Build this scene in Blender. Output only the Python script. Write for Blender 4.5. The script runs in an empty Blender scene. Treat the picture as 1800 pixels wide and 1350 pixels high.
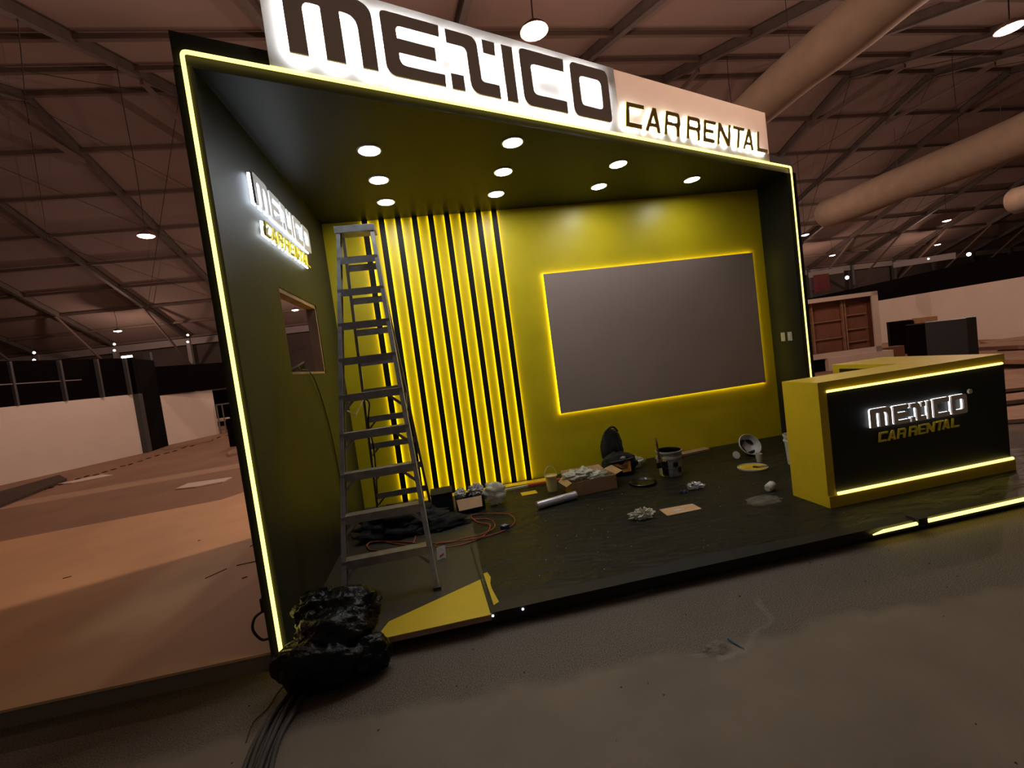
import bpy, math, random
from mathutils import Vector, Matrix, noise
random.seed(7)
C = bpy.context.scene.collection
S = bpy.context.scene
PI = math.pi
# ------------------------------------------------------------------ camera
FPX = 783.1666
YAW, PITCH, ROLL = .1545, -.053, -.1321
CAM = Vector((1.159, -2.8124, 1.65))
_f = Vector((math.sin(YAW)*math.cos(PITCH), math.cos(YAW)*math.cos(PITCH), math.sin(PITCH)))
_r = Vector((math.cos(YAW), -math.sin(YAW), 0)); _u = _r.cross(_f)
RX = _r*math.cos(ROLL)+_u*math.sin(ROLL); UX = -_r*math.sin(ROLL)+_u*math.cos(ROLL); FX = _f
cd = bpy.data.cameras.new('camera'); cam = bpy.data.objects.new('camera', cd); C.objects.link(cam)
cd.sensor_width = 36; cd.lens = FPX/1800*36; cd.clip_start = .05; cd.clip_end = 400
cam.matrix_world = Matrix(((RX.x, UX.x, -FX.x, CAM.x), (RX.y, UX.y, -FX.y, CAM.y), (RX.z, UX.z, -FX.z, CAM.z), (0, 0, 0, 1)))
S.camera = cam
# ------------------------------------------------------------------ world, exposure
w = bpy.data.worlds.new('night'); S.world = w; w.use_nodes = True
w.node_tree.nodes['Background'].inputs[0].default_value = (1, .82, .70, 1)
w.node_tree.nodes['Background'].inputs[1].default_value = .07
S.view_settings.view_transform = 'Standard'; S.view_settings.look = 'None'
S.view_settings.gamma = 1; S.view_settings.exposure = 0; S.view_settings.use_curve_mapping = False
S.cycles.use_denoising = True; S.cycles.max_bounces = 6; S.cycles.diffuse_bounces = 4
S.cycles.sample_clamp_indirect = 4
LAMP_COL = (1, .63, .47); LAMP_W = 310

# ------------------------------------------------------------------ measuring helpers
def ray(px, py): return RX*((px-900)/FPX) - UX*((py-675)/FPX) + FX
def onz(px, py, z=.1045): d = ray(px, py); return CAM+d*((z-CAM.z)/d.z)
def ony(px, py, y): d = ray(px, py); return CAM+d*((y-CAM.y)/d.y)
def onplane(px, py, p0, n): d = ray(px, py); return CAM+d*((p0-CAM).dot(n)/d.dot(n))
def atd(px, py, dist): d = ray(px, py); return CAM+d*(dist/math.hypot(d.x, d.y))

# ------------------------------------------------------------------ materials
def mat(name, col, rough=.6, metal=0, emit=None, es=0, nscale=0, namt=.15, bump=0, bscale=20, trans=0, alpha=1, spec=.5, coat=0):
    m = bpy.data.materials.new(name); m.use_nodes = True; nt = m.node_tree; b = nt.nodes['Principled BSDF']
    b.inputs['Base Color'].default_value = (*col, 1); b.inputs['Roughness'].default_value = rough
    b.inputs['Metallic'].default_value = metal; b.inputs['Specular IOR Level'].default_value = spec
    b.inputs['Transmission Weight'].default_value = trans; b.inputs['Alpha'].default_value = alpha
    b.inputs['Coat Weight'].default_value = coat
    if emit: b.inputs['Emission Color'].default_value = (*emit, 1); b.inputs['Emission Strength'].default_value = es
    if nscale or bump:
        tc = nt.nodes.new('ShaderNodeTexCoord')
    if nscale:
        n = nt.nodes.new('ShaderNodeTexNoise'); n.inputs['Scale'].default_value = nscale; n.inputs['Detail'].default_value = 6
        nt.links.new(tc.outputs['Object'], n.inputs['Vector'])
        cr = nt.nodes.new('ShaderNodeValToRGB'); cr.color_ramp.elements[0].position = .3; cr.color_ramp.elements[1].position = .7
        cr.color_ramp.elements[0].color = (*[c*(1-namt) for c in col], 1); cr.color_ramp.elements[1].color = (*[min(1, c*(1+namt)) for c in col], 1)
        nt.links.new(n.outputs['Fac'], cr.inputs['Fac']); nt.links.new(cr.outputs['Color'], b.inputs['Base Color'])
    if bump:
        n2 = nt.nodes.new('ShaderNodeTexNoise'); n2.inputs['Scale'].default_value = bscale; n2.inputs['Detail'].default_value = 5
        nt.links.new(tc.outputs['Object'], n2.inputs['Vector'])
        bp = nt.nodes.new('ShaderNodeBump'); bp.inputs['Strength'].default_value = bump; bp.inputs['Distance'].default_value = .02
        nt.links.new(n2.outputs['Fac'], bp.inputs['Height']); nt.links.new(bp.outputs['Normal'], b.inputs['Normal'])
    return m
M = {}
M['black'] = mat('satin_black_paint', (.010, .010, .009), .5, spec=.25, nscale=3, namt=.1)
M['wallblack'] = mat('black_wall_paint', (.015, .0155, .0135), .5, spec=.22, nscale=2, namt=.12)
M['ceilblack'] = mat('black_soffit_paint', (.012, .012, .009), .5, spec=.25, nscale=2, namt=.12)
M['yellow'] = mat('yellow_paint', (.68, .525, .008), .40, nscale=2.2, namt=.07)
M['yellow_lam'] = mat('yellow_laminate', (.60, .42, .012), .5, nscale=6, namt=.05)
M['led'] = mat('yellow_led_tube', (1, .85, .2), .4, emit=(1, .80, .16), es=3.2)
M['ledstrip'] = mat('yellow_led_strip', (1, .85, .2), .4, emit=(1, .84, .015), es=6)
M['ledtv'] = mat('screen_led_strip', (1, .85, .2), .4, emit=(1, .86, .02), es=6)
M['ledunder'] = mat('underfloor_led_strip', (1, .85, .2), .4, emit=(1, .75, .05), es=1.6)
M['white_led'] = mat('white_backlight', (1, 1, 1), .4, emit=(.90, .96, 1), es=26)
M['white_led_small'] = mat('white_backlight_small', (1, 1, 1), .4, emit=(.78, .88, 1), es=9)
M['white_led_counter'] = mat('white_backlight_counter', (1, 1, 1), .4, emit=(.9, .95, 1), es=2.6)
M['down'] = mat('downlight_lens', (1, 1, 1), .4, emit=(.93, .96, 1), es=72)
M['lens'] = mat('floodlight_lens', (1, 1, 1), .4, emit=(1, .80, .66), es=18)
M['dot'] = mat('small_lamp_lens', (1, 1, 1), .4, emit=(.9, .92, 1), es=9)
M['letter'] = mat('dark_bronze_letter_face', (.82, .70, .60), .5)
M['letter_g'] = mat('brushed_metal_letter', (.6, .58, .58), .45, .15)
M['letter_c'] = mat('grey_letter_face', (.55, .48, .47), .5)
M['letter_y'] = mat('yellow_letter_face', (.80, .62, .04), .45)
M['letter_gold'] = mat('gold_letter_face', (.80, .55, .10), .5)
M['screen'] = mat('grey_screen', (.37, .275, .225), .5, nscale=1.2, namt=.06)
M['alu'] = mat('aluminium', (.33, .32, .33), .45, .35, nscale=14, namt=.2)
M['alu_dk'] = mat('worn_aluminium', (.22, .19, .18), .5, .3, nscale=14, namt=.25)
M['white'] = mat('white_paint', (.72, .62, .55), .6, nscale=1.5, namt=.04)
M['whitewall'] = mat('white_panel', (.78, .72, .66), .7, nscale=.8, namt=.04)
M['membrane'] = mat('roof_membrane', (.255, .195, .18), .85, nscale=.25, namt=.12)
M['steel'] = mat('roof_steel', (.085, .07, .062), .6, nscale=2, namt=.2)
M['purlin'] = mat('purlin_steel', (.12, .086, .072), .7)
M['eave'] = mat('eave_beam_grey', (.22, .2, .2), .6)
M['duct'] = mat('fabric_duct', (.20, .155, .115), .85, nscale=3, namt=.1, bump=.3, bscale=3)
M['farwall'] = mat('dark_tent_wall', (.05, .038, .034), .8, nscale=.4, namt=.25)
M['blackcloth'] = mat('black_cloth_fascia', (.004, .003, .003), .9, spec=.05)
M['shade_plank'] = mat('shade_darkened_planks', (.05, .03, .02), .8, nscale=6, namt=.3)  # shade of the stack's underside put into the plank colour
M['post'] = mat('grey_post', (.06, .062, .065), .6)
M['ply'] = mat('plywood_top', (.62, .385, .20), .6, nscale=.9, namt=.16)
M['plyedge'] = mat('plywood_edge', (.20, .15, .10), .7)
M['wood'] = mat('brown_board', (.32, .19, .12), .7, nscale=5, namt=.2)
M['card'] = mat('cardboard', (.34, .2, .1), .8, nscale=9, namt=.12)
M['card_lt'] = mat('light_cardboard', (.55, .33, .17), .8, nscale=9, namt=.08)
M['plastic_w'] = mat('white_plastic', (.5, .48, .45), .4)
M['bucket'] = mat('stained_grey_plastic', (.26, .26, .25), .5, nscale=9, namt=.5)
M['bagblack'] = mat('black_bin_bag', (.0022, .0022, .0026), .26, bump=.6, bscale=26, spec=.22)
M['cloth'] = mat('black_textile', (.005, .005, .005), .9, bump=.8, bscale=12)
M['clear'] = mat('clear_plastic_wrap', (.45, .42, .36), .16, alpha=.16, bump=.8, bscale=25)
M['crumple'] = mat('crumpled_clear_plastic', (.62, .6, .48), .3, alpha=.75, bump=.6, bscale=30)
M['cream'] = mat('cream_plastic', (.60, .50, .22), .5)
M['foil'] = mat('silver_film_roll', (.62, .6, .66), .28, .6)
M['orange'] = mat('orange_cable', (.34, .065, .035), .5)
M['cable'] = mat('grey_cable', (.03, .028, .022), .65)
M['wire'] = mat('dark_wire', (.025, .018, .015), .6)
M['red'] = mat('red_plastic', (.55, .05, .05), .5)
M['redbox'] = mat('dull_red', (.10, .008, .012), .6)
M['blue'] = mat('navy_panel', (.016, .022, .03), .5)
M['navy'] = mat('navy_plastic', (.02, .03, .12), .5)
M['brownpanel'] = mat('brown_hardboard', (.22, .095, .06), .8, nscale=2, namt=.15)
M['blackpaint'] = mat('wet_black_paint', (.006, .006, .006), .2)
M['brush'] = mat('brush_handle', (.14, .05, .03), .6)
M['orangepatch'] = mat('orange_label', (.5, .22, .03), .6)
M['bluebit'] = mat('blue_scrap', (.03, .1, .16), .6)

def floor_mat():
    m = bpy.data.materials.new('hall_ground'); m.use_nodes = True; nt = m.node_tree; L = nt.links; N = nt.nodes.new
    b = nt.nodes['Principled BSDF']; b.inputs['Roughness'].default_value = .75
    tc = N('ShaderNodeTexCoord'); sx = N('ShaderNodeSeparateXYZ'); L.new(tc.outputs['Object'], sx.inputs[0])
    def noi(s, d=6):
        n = N('ShaderNodeTexNoise'); n.inputs['Scale'].default_value = s; n.inputs['Detail'].default_value = d; L.new(tc.outputs['Object'], n.inputs['Vector']); return n.outputs['Fac']
    def ma(op, a, bb=None):
        n = N('ShaderNodeMath'); n.operation = op
        for i, v in enumerate((a, bb)):
            if v is None: continue
            if isinstance(v, (int, float)): n.inputs[i].default_value = v
            else: L.new(v, n.inputs[i])
        return n.outputs[0]
    def ramp(f, p0, c0, p1, c1):
        n = N('ShaderNodeValToRGB'); n.color_ramp.elements[0].position = p0; n.color_ramp.elements[1].position = p1
        n.color_ramp.elements[0].color = (*c0, 1); n.color_ramp.elements[1].color = (*c1, 1); L.new(f, n.inputs[0]); return n.outputs[0]
    def mix(f, a, bb):
        n = N('ShaderNodeMix'); n.data_type = 'RGBA'; L.new(f, n.inputs[0]); L.new(a, n.inputs[6]); L.new(bb, n.inputs[7]); return n.outputs[2]
    # concrete and gravelly asphalt
    conc = ramp(noi(1.6), .3, (.135, .10, .068), .7, (.185, .142, .098))
    sp = noi(150, 4); asph = ramp(sp, .36, (.04, .03, .021), .70, (.19, .145, .103))
    # boundary: asphalt where y + .2x + wobble > -.38
    wob = ma('MULTIPLY', ma('SUBTRACT', noi(2.5, 8), .5), .35)
    s = ma('ADD', ma('ADD', sx.outputs[1], ma('MULTIPLY', sx.outputs[0], .06)), wob)
    f = N('ShaderNodeMapRange'); L.new(s, f.inputs[0]); f.inputs[1].default_value = -.58; f.inputs[2].default_value = -.50
    c1 = mix(f.outputs[0], conc, asph)
    # far floor: smoother brown, lighter strip
    far = ramp(noi(.8), .3, (.26, .15, .09), .7, (.34, .20, .125))
    f2 = N('ShaderNodeMapRange'); L.new(sx.outputs[1], f2.inputs[0]); f2.inputs[1].default_value = 3; f2.inputs[2].default_value = 3.4
    c2 = mix(f2.outputs[0], c1, far)
    t = ma('SUBTRACT', sx.outputs[1], ma('MULTIPLY', sx.outputs[0], .14))
    t = ma('ADD', t, ma('MULTIPLY', ma('SUBTRACT', noi(6), .5), .08))
    band = ma('MULTIPLY', ma('GREATER_THAN', t, 8.9), ma('LESS_THAN', t, 9.7))
    strip = ramp(noi(2), .3, (.44, .29, .19), .7, (.5, .34, .23))
    c3 = mix(band, c2, strip)
    L.new(c3, b.inputs['Base Color'])
    bp = N('ShaderNodeBump'); bp.inputs['Strength'].default_value = .35; bp.inputs['Distance'].default_value = .006
    L.new(sp, bp.inputs['Height']); L.new(bp.outputs[0], b.inputs['Normal'])
    return m
M['ground'] = floor_mat()
def film_mat():
    m = bpy.data.materials.new('black_protective_film'); m.use_nodes = True; nt = m.node_tree; L = nt.links; N = nt.nodes.new
    b = nt.nodes['Principled BSDF']; b.inputs['Roughness'].default_value = .42; b.inputs['Specular IOR Level'].default_value = .13
    tc = N('ShaderNodeTexCoord'); mp = N('ShaderNodeMapping'); mp.inputs['Scale'].default_value = (1, 2.6, 1); mp.inputs['Rotation'].default_value = (0, 0, .3)
    L.new(tc.outputs['Object'], mp.inputs[0])
    n = N('ShaderNodeTexNoise'); n.inputs['Scale'].default_value = 3.2; n.inputs['Detail'].default_value = 7; n.inputs['Distortion'].default_value = .8; L.new(mp.outputs[0], n.inputs[0])
    n2 = N('ShaderNodeTexNoise'); n2.inputs['Scale'].default_value = 1.5; L.new(tc.outputs['Object'], n2.inputs[0])
    cr = N('ShaderNodeValToRGB'); cr.color_ramp.elements[0].color = (.009, .009, .006, 1); cr.color_ramp.elements[1].color = (.020, .019, .013, 1)
    L.new(n2.outputs[0], cr.inputs[0]); L.new(cr.outputs[0], b.inputs['Base Color'])
    bp = N('ShaderNodeBump'); bp.inputs['Strength'].default_value = .9; bp.inputs['Distance'].default_value = .05
    L.new(n.outputs[0], bp.inputs['Height']); L.new(bp.outputs[0], b.inputs['Normal'])
    return m
M['film'] = film_mat()
M['board'] = mat('deck_board', (.030, .024, .018), .55, nscale=3, namt=.2)
def panel_mat(tr=.6):      # white sheet that lets some of the hall light through
    m = mat('translucent_white_board', (.82, .8, .78), .55); nt = m.node_tree
    t = nt.nodes.new('ShaderNodeBsdfTranslucent'); t.inputs[0].default_value = (.9, .85, .8, 1)
    mx = nt.nodes.new('ShaderNodeMixShader'); mx.inputs[0].default_value = tr
    out = nt.nodes['Material Output']; nt.links.new(nt.nodes['Principled BSDF'].outputs[0], mx.inputs[1]); nt.links.new(t.outputs[0], mx.inputs[2]); nt.links.new(mx.outputs[0], out.inputs[0])
    return m
M['signboard'] = panel_mat(.18); M['signboard2'] = panel_mat(.72)

# ------------------------------------------------------------------ mesh helpers
class MB:
    def __init__(s): s.v = []; s.f = []
    def add(s, vs, fs):
        k = len(s.v); s.v += [Vector(v) for v in vs]; s.f += [[i+k for i in f] for f in fs]; return s
    def box(s, x0, x1, y0, y1, z0, z1):
        return s.add([(x0, y0, z0), (x1, y0, z0), (x1, y1, z0), (x0, y1, z0), (x0, y0, z1), (x1, y0, z1), (x1, y1, z1), (x0, y1, z1)],
                     [(0, 3, 2, 1), (4, 5, 6, 7), (0, 1, 5, 4), (1, 2, 6, 5), (2, 3, 7, 6), (3, 0, 4, 7)])
    def bar(s, a, b, w, h, up=(0, 0, 1)):       # beam a->b, w across, h along up
        a = Vector(a); b = Vector(b); d = (b-a).normalized(); up = Vector(up); x = d.cross(up)
        if x.length < 1e-4: x = d.cross(Vector((0, 1, 0)))
        x.normalize(); y = x.cross(d).normalized(); x *= w/2; y *= h/2
        return s.add([a-x-y, a+x-y, a+x+y, a-x+y, b-x-y, b+x-y, b+x+y, b-x+y], [(0, 1, 2, 3), (7, 6, 5, 4), (0, 4, 5, 1), (1, 5, 6, 2), (2, 6, 7, 3), (3, 7, 4, 0)])
    def ibeam(s, a, b, w, h, t=.03):
        a = Vector(a); b = Vector(b); d = (b-a).normalized(); x = d.cross(Vector((0, 0, 1))).normalized(); y = x.cross(d)
        s.bar(a+y*(h/2), b+y*(h/2), w, t); s.bar(a-y*(h/2), b-y*(h/2), w, t); s.bar(a, b, t, h); return s
    def tube(s, pts, r, n=8, cap=True):
        pts = [Vector(p) for p in pts]; k = len(s.v); ref = None; rr = r if isinstance(r, (list, tuple)) else [r]*len(pts)
        for i, p in enumerate(pts):
            d = (pts[min(i+1, len(pts)-1)]-pts[max(i-1, 0)]).normalized()
            if ref is None:
                ref = d.cross(Vector((0, 0, 1)))
                if ref.length < 1e-3: ref = Vector((1, 0, 0))
                ref.normalize()
            ref = (ref-d*ref.dot(d)).normalized(); o = d.cross(ref)
            for j in range(n):
                a = 2*PI*j/n; s.v.append(p+(ref*math.cos(a)+o*math.sin(a))*rr[i])
        for i in range(len(pts)-1):
            for j in range(n): s.f.append([k+i*n+j, k+i*n+(j+1) % n, k+(i+1)*n+(j+1) % n, k+(i+1)*n+j])
        if cap: s.f.append([k+j for j in range(n)][::-1]); s.f.append([k+(len(pts)-1)*n+j for j in range(n)])
        return s
    def lathe(s, prof, n=28, c=(0, 0, 0), M4=None):
        k = len(s.v); c = Vector(c)
        for r, z in prof:
            for j in range(n):
                a = 2*PI*j/n; p = Vector((r*math.cos(a), r*math.sin(a), z)); p = M4 @ p if M4 else p; s.v.append(p+c)
        for i in range(len(prof)-1):
            for j in range(n): s.f.append([k+i*n+j, k+i*n+(j+1) % n, k+(i+1)*n+(j+1) % n, k+(i+1)*n+j])
        s.f.append([k+j for j in range(n)][::-1]); s.f.append([k+(len(prof)-1)*n+j for j in range(n)]); return s
    def prism(s, poly, z0, z1):
        n = len(poly); k = len(s.v); s.v += [Vector((p[0], p[1], z0)) for p in poly]+[Vector((p[0], p[1], z1)) for p in poly]
        s.f += [[k+i for i in range(n)][::-1], [k+n+i for i in range(n)]]+[[k+i, k+(i+1) % n, k+n+(i+1) % n, k+n+i] for i in range(n)]; return s
    def slab(s, pts, thick):                     # planar polygon given in 3D, thickened along off vector
        n = len(pts); k = len(s.v); off = Vector(thick); s.v += [Vector(p) for p in pts]+[Vector(p)+off for p in pts]
        s.f += [[k+i for i in range(n)], [k+n+i for i in range(n)][::-1]]+[[k+i, k+n+i, k+n+(i+1) % n, k+(i+1) % n] for i in range(n)]; return s
    def blob(s, c, rad, amp=.15, fr=3, seed=0, n=20, m=14, flat=0, crease=0):
        k = len(s.v); c = Vector(c); rad = Vector(rad)
        for i in range(m+1):
            th = PI*i/m
            for j in range(n):
                a = 2*PI*j/n; d = Vector((math.sin(th)*math.cos(a), math.sin(th)*math.sin(a), math.cos(th)))
                q = d*fr+Vector((seed*7.3, seed*3.1, seed))
                h = 1+amp*noise.noise(q)*2+crease*(abs(noise.noise(q*2.7))*-2+.5)
                p = Vector((d.x*rad.x, d.y*rad.y, d.z*rad.z))*h+c
                if p.z < flat: p.z = flat+.001
                s.v.append(p)
        for i in range(m):
            for j in range(n): s.f.append([k+i*n+j, k+(i+1)*n+j, k+(i+1)*n+(j+1) % n, k+i*n+(j+1) % n])
        return s
    def build(s, name, m, parent=None, smooth=False, bevel=0):
        me = bpy.data.meshes.new(name); me.from_pydata([tuple(v) for v in s.v], [], s.f); me.validate(); me.update()
        me.materials.append(M[m] if isinstance(m, str) else m)
        o = bpy.data.objects.new(name, me); C.objects.link(o)
        if parent: o.parent = parent
        if smooth:
            for p in me.polygons: p.use_smooth = True
        if bevel:
            b = o.modifiers.new('bevel', 'BEVEL'); b.width = bevel; b.segments = 2; b.limit_method = 'ANGLE'
        return o
def tag(o, label=None, cat=None, group=None, kind=None):
    if label: o['label'] = label
    if cat: o['category'] = cat
    if group: o['group'] = group
    if kind: o['kind'] = kind
    return o
def thing(name, label, cat, loc=(0, 0, 0), rz=0, group=None):
    o = bpy.data.objects.new(name, None); C.objects.link(o); o.location = loc; o.rotation_euler = (0, 0, rz); o.empty_display_size = .1
    return tag(o, label, cat, group)
def struct(name, mb, m, label, **k): return tag(mb.build(name, m, **k), label, 'building', kind='structure')
def hanging(loc_list, r, n=6): return MB().tube(loc_list, r, n)
def curve_pts(pts, n=8):        # Catmull-Rom through points
    P = [Vector(p) for p in pts]; P = [P[0]*2-P[1]]+P+[P[-1]*2-P[-2]]; out = []
    for i in range(1, len(P)-2):
        for k in range(n):
            t = k/n; a, b, c, d = P[i-1:i+3]
            out.append(.5*((2*b)+(c-a)*t+(2*a-5*b+4*c-d)*t*t+(3*b-a-3*c+d)*t**3))
    out.append(P[-2]); return out

# ------------------------------------------------------------------ the hall (tent): axes and roof
TH = .0158
HU = Vector((math.cos(TH), math.sin(TH), 0)); HV = Vector((-math.sin(TH), math.cos(TH), 0))
C0 = Vector((CAM.x, CAM.y, 0))
def hall(u, v, z): return C0+HU*u+HV*v+Vector((0, 0, z))
RV, RZ, SL = 19.2, 13.40, .3525
def roofz(v): return RZ-SL*abs(v-RV)
U0, U1 = -48, 92
fl = MB().slab([(-70, -40, 0), (110, -40, 0), (110, 60, 0), (-70, 60, 0)], (0, 0, -.1)); 
struct('floor', fl, 'ground', 'dark gravelly ground and smooth concrete of the hall floor')
mb = MB()
for a, b in ((0, RV), (RV, 2*RV)):
    mb.slab([hall(U0, a, roofz(a)+.18), hall(U1, a, roofz(a)+.18), hall(U1, b, roofz(b)+.18), hall(U0, b, roofz(b)+.18)], (0, 0, .02))
ceil = struct('ceiling', mb, 'membrane', 'white fabric tent roof of the hall with steel rafters and purlins')
rafters = [-13.0+5.02*k for k in range(-7, 21)]
for u in rafters:
    MB().ibeam(hall(u, 0, roofz(0)), hall(u, RV, RZ), .2, .34).build('rafter', 'steel', ceil)
    MB().ibeam(hall(u, RV, RZ), hall(u, 2*RV, roofz(0)), .2, .34).build('rafter', 'steel', ceil)
    MB().bar(hall(u+.02, RV-2.5, roofz(RV-2.5)-.3), hall(u+.02, RV+2.5, roofz(RV+2.5)-.3), .1, .16).build('collar_tie', 'purlin', ceil)
    MB().bar(hall(u, 2*RV-5.2, roofz(2*RV-5.2)-.2), hall(u, 2*RV-.2, 4.3), .09, .14).build('knee_brace', 'purlin', ceil)
for k in range(-7, 9):
    v = RV+(2.4 if k > 0 else 2.72)*k
    if v <= .3: continue
    if k == 8: v = 2*RV-.15
    MB().bar(hall(U0, v, roofz(v)+.03), hall(U1, v, roofz(v)+.06), .13, .15).build('purlin', 'purlin', ceil)
MB().bar(hall(U0, 2*RV-.1, 6.35), hall(U1, 2*RV-.1, 6.35), .25, .5).build('eave_beam', 'eave', ceil)
def wirebay(ua, va, ub, vb, dz=-.22):
    MB().tube([hall(ua, va, roofz(va)+dz), hall(ub, vb, roofz(vb)+dz)], .014, 5).build('bracing_wire', 'wire', ceil)
for k in (6, 7, 14, 15, 17):
    a, b = rafters[k], rafters[k+1]
    for v0, v1 in ((RV, RV+7.2), (RV+7.2, RV+14.4), (RV-7.2, RV)):
        wirebay(a, v0, b, v1); wirebay(a, v1, b, v0)
struct('wall_back', MB().slab([hall(U0, 38.6, 0), hall(U1, 38.6, 0), hall(U1, 38.6, 6.7), hall(U0, 38.6, 6.7)], (0, .05, 0)), 'farwall', 'dark far long wall of the tent hall under the eave')
struct('wall_left', MB().slab([hall(U0, 0, 0), hall(U0, 38.6, 0), hall(U0, 38.6, 6.7), hall(U0, RV, RZ+.1), hall(U0, 0, 6.7)], (-.05, 0, 0)), 'farwall', 'dark gable end wall far to the left')
struct('wall_right', MB().slab([hall(U1, 0, 0), hall(U1, 38.6, 0), hall(U1, 38.6, 6.7), hall(U1, RV, RZ+.1), hall(U1, 0, 6.7)], (.05, 0, 0)), 'farwall', 'dark gable end wall far to the right')
for i, u in enumerate(rafters):
    if 1 < i < 26:
        MB().box(-.13, .13, -.2, .1, 0, 6.6).build('column', 'eave' if i < 12 else 'post', ceil).location = hall(u, 2*RV-.15, 0)

# hall floodlights: rows under the roof
lamps = [((939, 55), 'nearest hall floodlight, just above the big white sign', 1), ((257, 415), 'bright floodlight hanging on a wire left of the black stand wall', 1),
         ((207, 582), 'smaller floodlight low over the black fascia on the left', 1), ((519, 545), 'floodlight seen through the hatch in the left wall', 1),
         ((1775, 50), 'large streaked floodlight in the upper right corner', 1), ((1690, 306), 'floodlight below the long fabric duct on the right', 1),
         ((1664, 388), 'floodlight directly below the one under the fabric duct', 1), ((1415, 413), 'floodlight beside the right neon upright', 1),
         ((1648, 430), 'small floodlight above the black band on the right', 1), ((1463, 449), 'small floodlight right of the right neon upright, low over the far eave', 1)]
LZ = 6.85
def lamp_at(loc, label, power=LAMP_W, light=True):
    t = thing('hall_floodlight', label, 'lamp', loc, 0, 'floodlights hanging from the tent roof')
    d = Vector(loc)-C0; v = d.dot(HV); top = roofz(v)-.15-loc[2]
    MB().lathe([(.05, .16), (.09, .14), (.20, .05), (.235, .0), (.215, -.005), (.08, .10)], 20).build('housing', 'purlin', t, smooth=True)
    MB().lathe([(.205, .012), (.19, -.02), (.10, -.045), (.01, -.055)], 20).build('lens', 'lens', t, smooth=True)
    MB().tube([(0, 0, .14), (.03, 0, top*.4), (-.02, .02, top*.8), (0, 0, top)], .012, 5).build('hanging_wire', 'wire', t)
    if light:
        ld = bpy.data.lights.new('floodlight', 'POINT'); ld.energy = power; ld.color = LAMP_COL; ld.shadow_soft_size = .12
        lo = bpy.data.objects.new('floodlight', ld); C.objects.link(lo); lo.parent = t; lo.location = (0, 0, -.2)
    return t
for i, ((px, py), lab, on) in enumerate(lamps):
    p = onz(px, py, LZ); lamp_at((p.x, p.y, p.z), lab, 850 if i == 0 else LAMP_W)
for (u, v), lab in (((2.3, 15.4), 'unseen floodlight added for light behind the stand roof, second row'), ((12.4, 15.4), 'unseen floodlight added for light behind the white sign end'), ((2.3, 23.7), 'unseen floodlight added for light behind the stand, third row'),  # unseen lamps continuing the lamp grid, added for their light
                    ((12.4, 23.7), 'unseen floodlight added for light behind the stand roof at the right'), ((-8.2, 24), 'unseen floodlight added for light behind the black left stand wall'), ((-18.5, 7.2), 'unseen floodlight added for light out past the left white partition')):
    p = hall(u, v, LZ); lamp_at((p.x, p.y, p.z), lab)

# fabric ducts
def duct(x, z, y0, y1, R, label):
    t = thing('fabric_duct', label, 'duct', (x, y0, z), 0)
    L_ = y1-y0; pts = [(0, L_*k/24, .02*math.sin(k*1.3)) for k in range(25)]
    MB().tube(pts, [R*(1+.02*math.sin(k*2.1)) for k in range(25)], 24).build('duct_sleeve', 'duct', t, smooth=True)
    MB().lathe([(R*.97, 0), (R*.85, .12), (R*.3, .2), (.02, .21)], 24, (0, L_, 0), Matrix.Rotation(-PI/2, 4, 'X')).build('end_cap', 'duct', t, smooth=True)
    for k in range(1, 7): MB().tube([(0, L_*k/7, R), (0, L_*k/7, 2.0)], .008, 5).build('hanger', 'wire', t)
duct(10.40, 7.5, -7, 9.2, .52, 'pale round fabric air duct crossing above the right end of the white sign')
duct(18.0, 6.0, -7, 13.8, .58, 'long pale fabric air duct ending right of the stand')
p = onz(1800, 345, 5.6); duct(p.x+.5, 5.6, 2, p.y+.6, .55, 'fabric air duct just entering at the right edge')

# ------------------------------------------------------------------ the stand
D, ZP, ZC = 2.7652, .1045, 3.5239
hd = Vector((5.8171, 2.2586, 0)); HL = hd.length; hu = hd/HL; hn = Vector((hu.y, -hu.x, 0)); HA = math.atan2(hu.y, hu.x)
booth = thing('exhibition_stand', 'black and yellow open-front exhibition stand outlined with yellow neon', 'stand')
# left wall with hatch
wy0, wy1, wz0, wz1 = .88, 1.92, 1.765, 2.445
mb = MB(); X0, X1 = -.058, .0326
Y1 = D
def wallhole(mb, X0, X1, ya, yb, za, zb, h0, h1, g0, g1):
    mb.box(X0, X1, ya, h0, za, zb).box(X0, X1, h1, yb, za, zb).box(X0, X1, h0, h1, za, g0).box(X0, X1, h0, h1, g1, zb)
wallhole(mb, X0, X1, 0, Y1, .0, ZC, wy0, wy1, wz0, wz1)
lw = mb.build('side_wall', 'wallblack', booth); lw['label'] = 'left wall with a hatch cut in it'
MB().box(X0-.002, X1-.006, wy0, wy1, wz1-.035, wz1).box(X0-.002, X1-.006, wy1-.03, wy1, wz0, wz1).box(X0-.05, X1-.006, wy0, wy1, wz0, wz0+.02).box(X0-.002, X1-.006, wy0, wy0+.02, wz0, wz1).build('hatch_lining', 'wood', booth)
MB().box(-.058, 5.87, D, D+.065, .0, 3.66).build('back_wall', 'yellow', booth)['label'] = 'yellow back wall'
rw = MB().box(5.7563, 5.87, 2.245, D, ZP+.001, ZC).build('side_wall', 'wallblack', booth); rw['label'] = 'short black right wall'
MB().prism([(-.058, -.0), (5.87, 2.279), (5.87, D), (-.058, D)], ZC, ZC+.04).build('ceiling_panel', 'ceilblack', booth)
# header
hb = MB()
a = hu*-.055; b = hu*6.29
def hp(u, n, z): return hu*u+hn*n+Vector((0, 0, z))
hb.slab([hp(-.055, 0, ZC-.004), hp(6.29, 0, ZC-.004), hp(6.29, 0, 3.705), hp(-.055, 0, 3.705)], -hn*.07)
hb.build('header_beam', 'black', booth)
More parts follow.
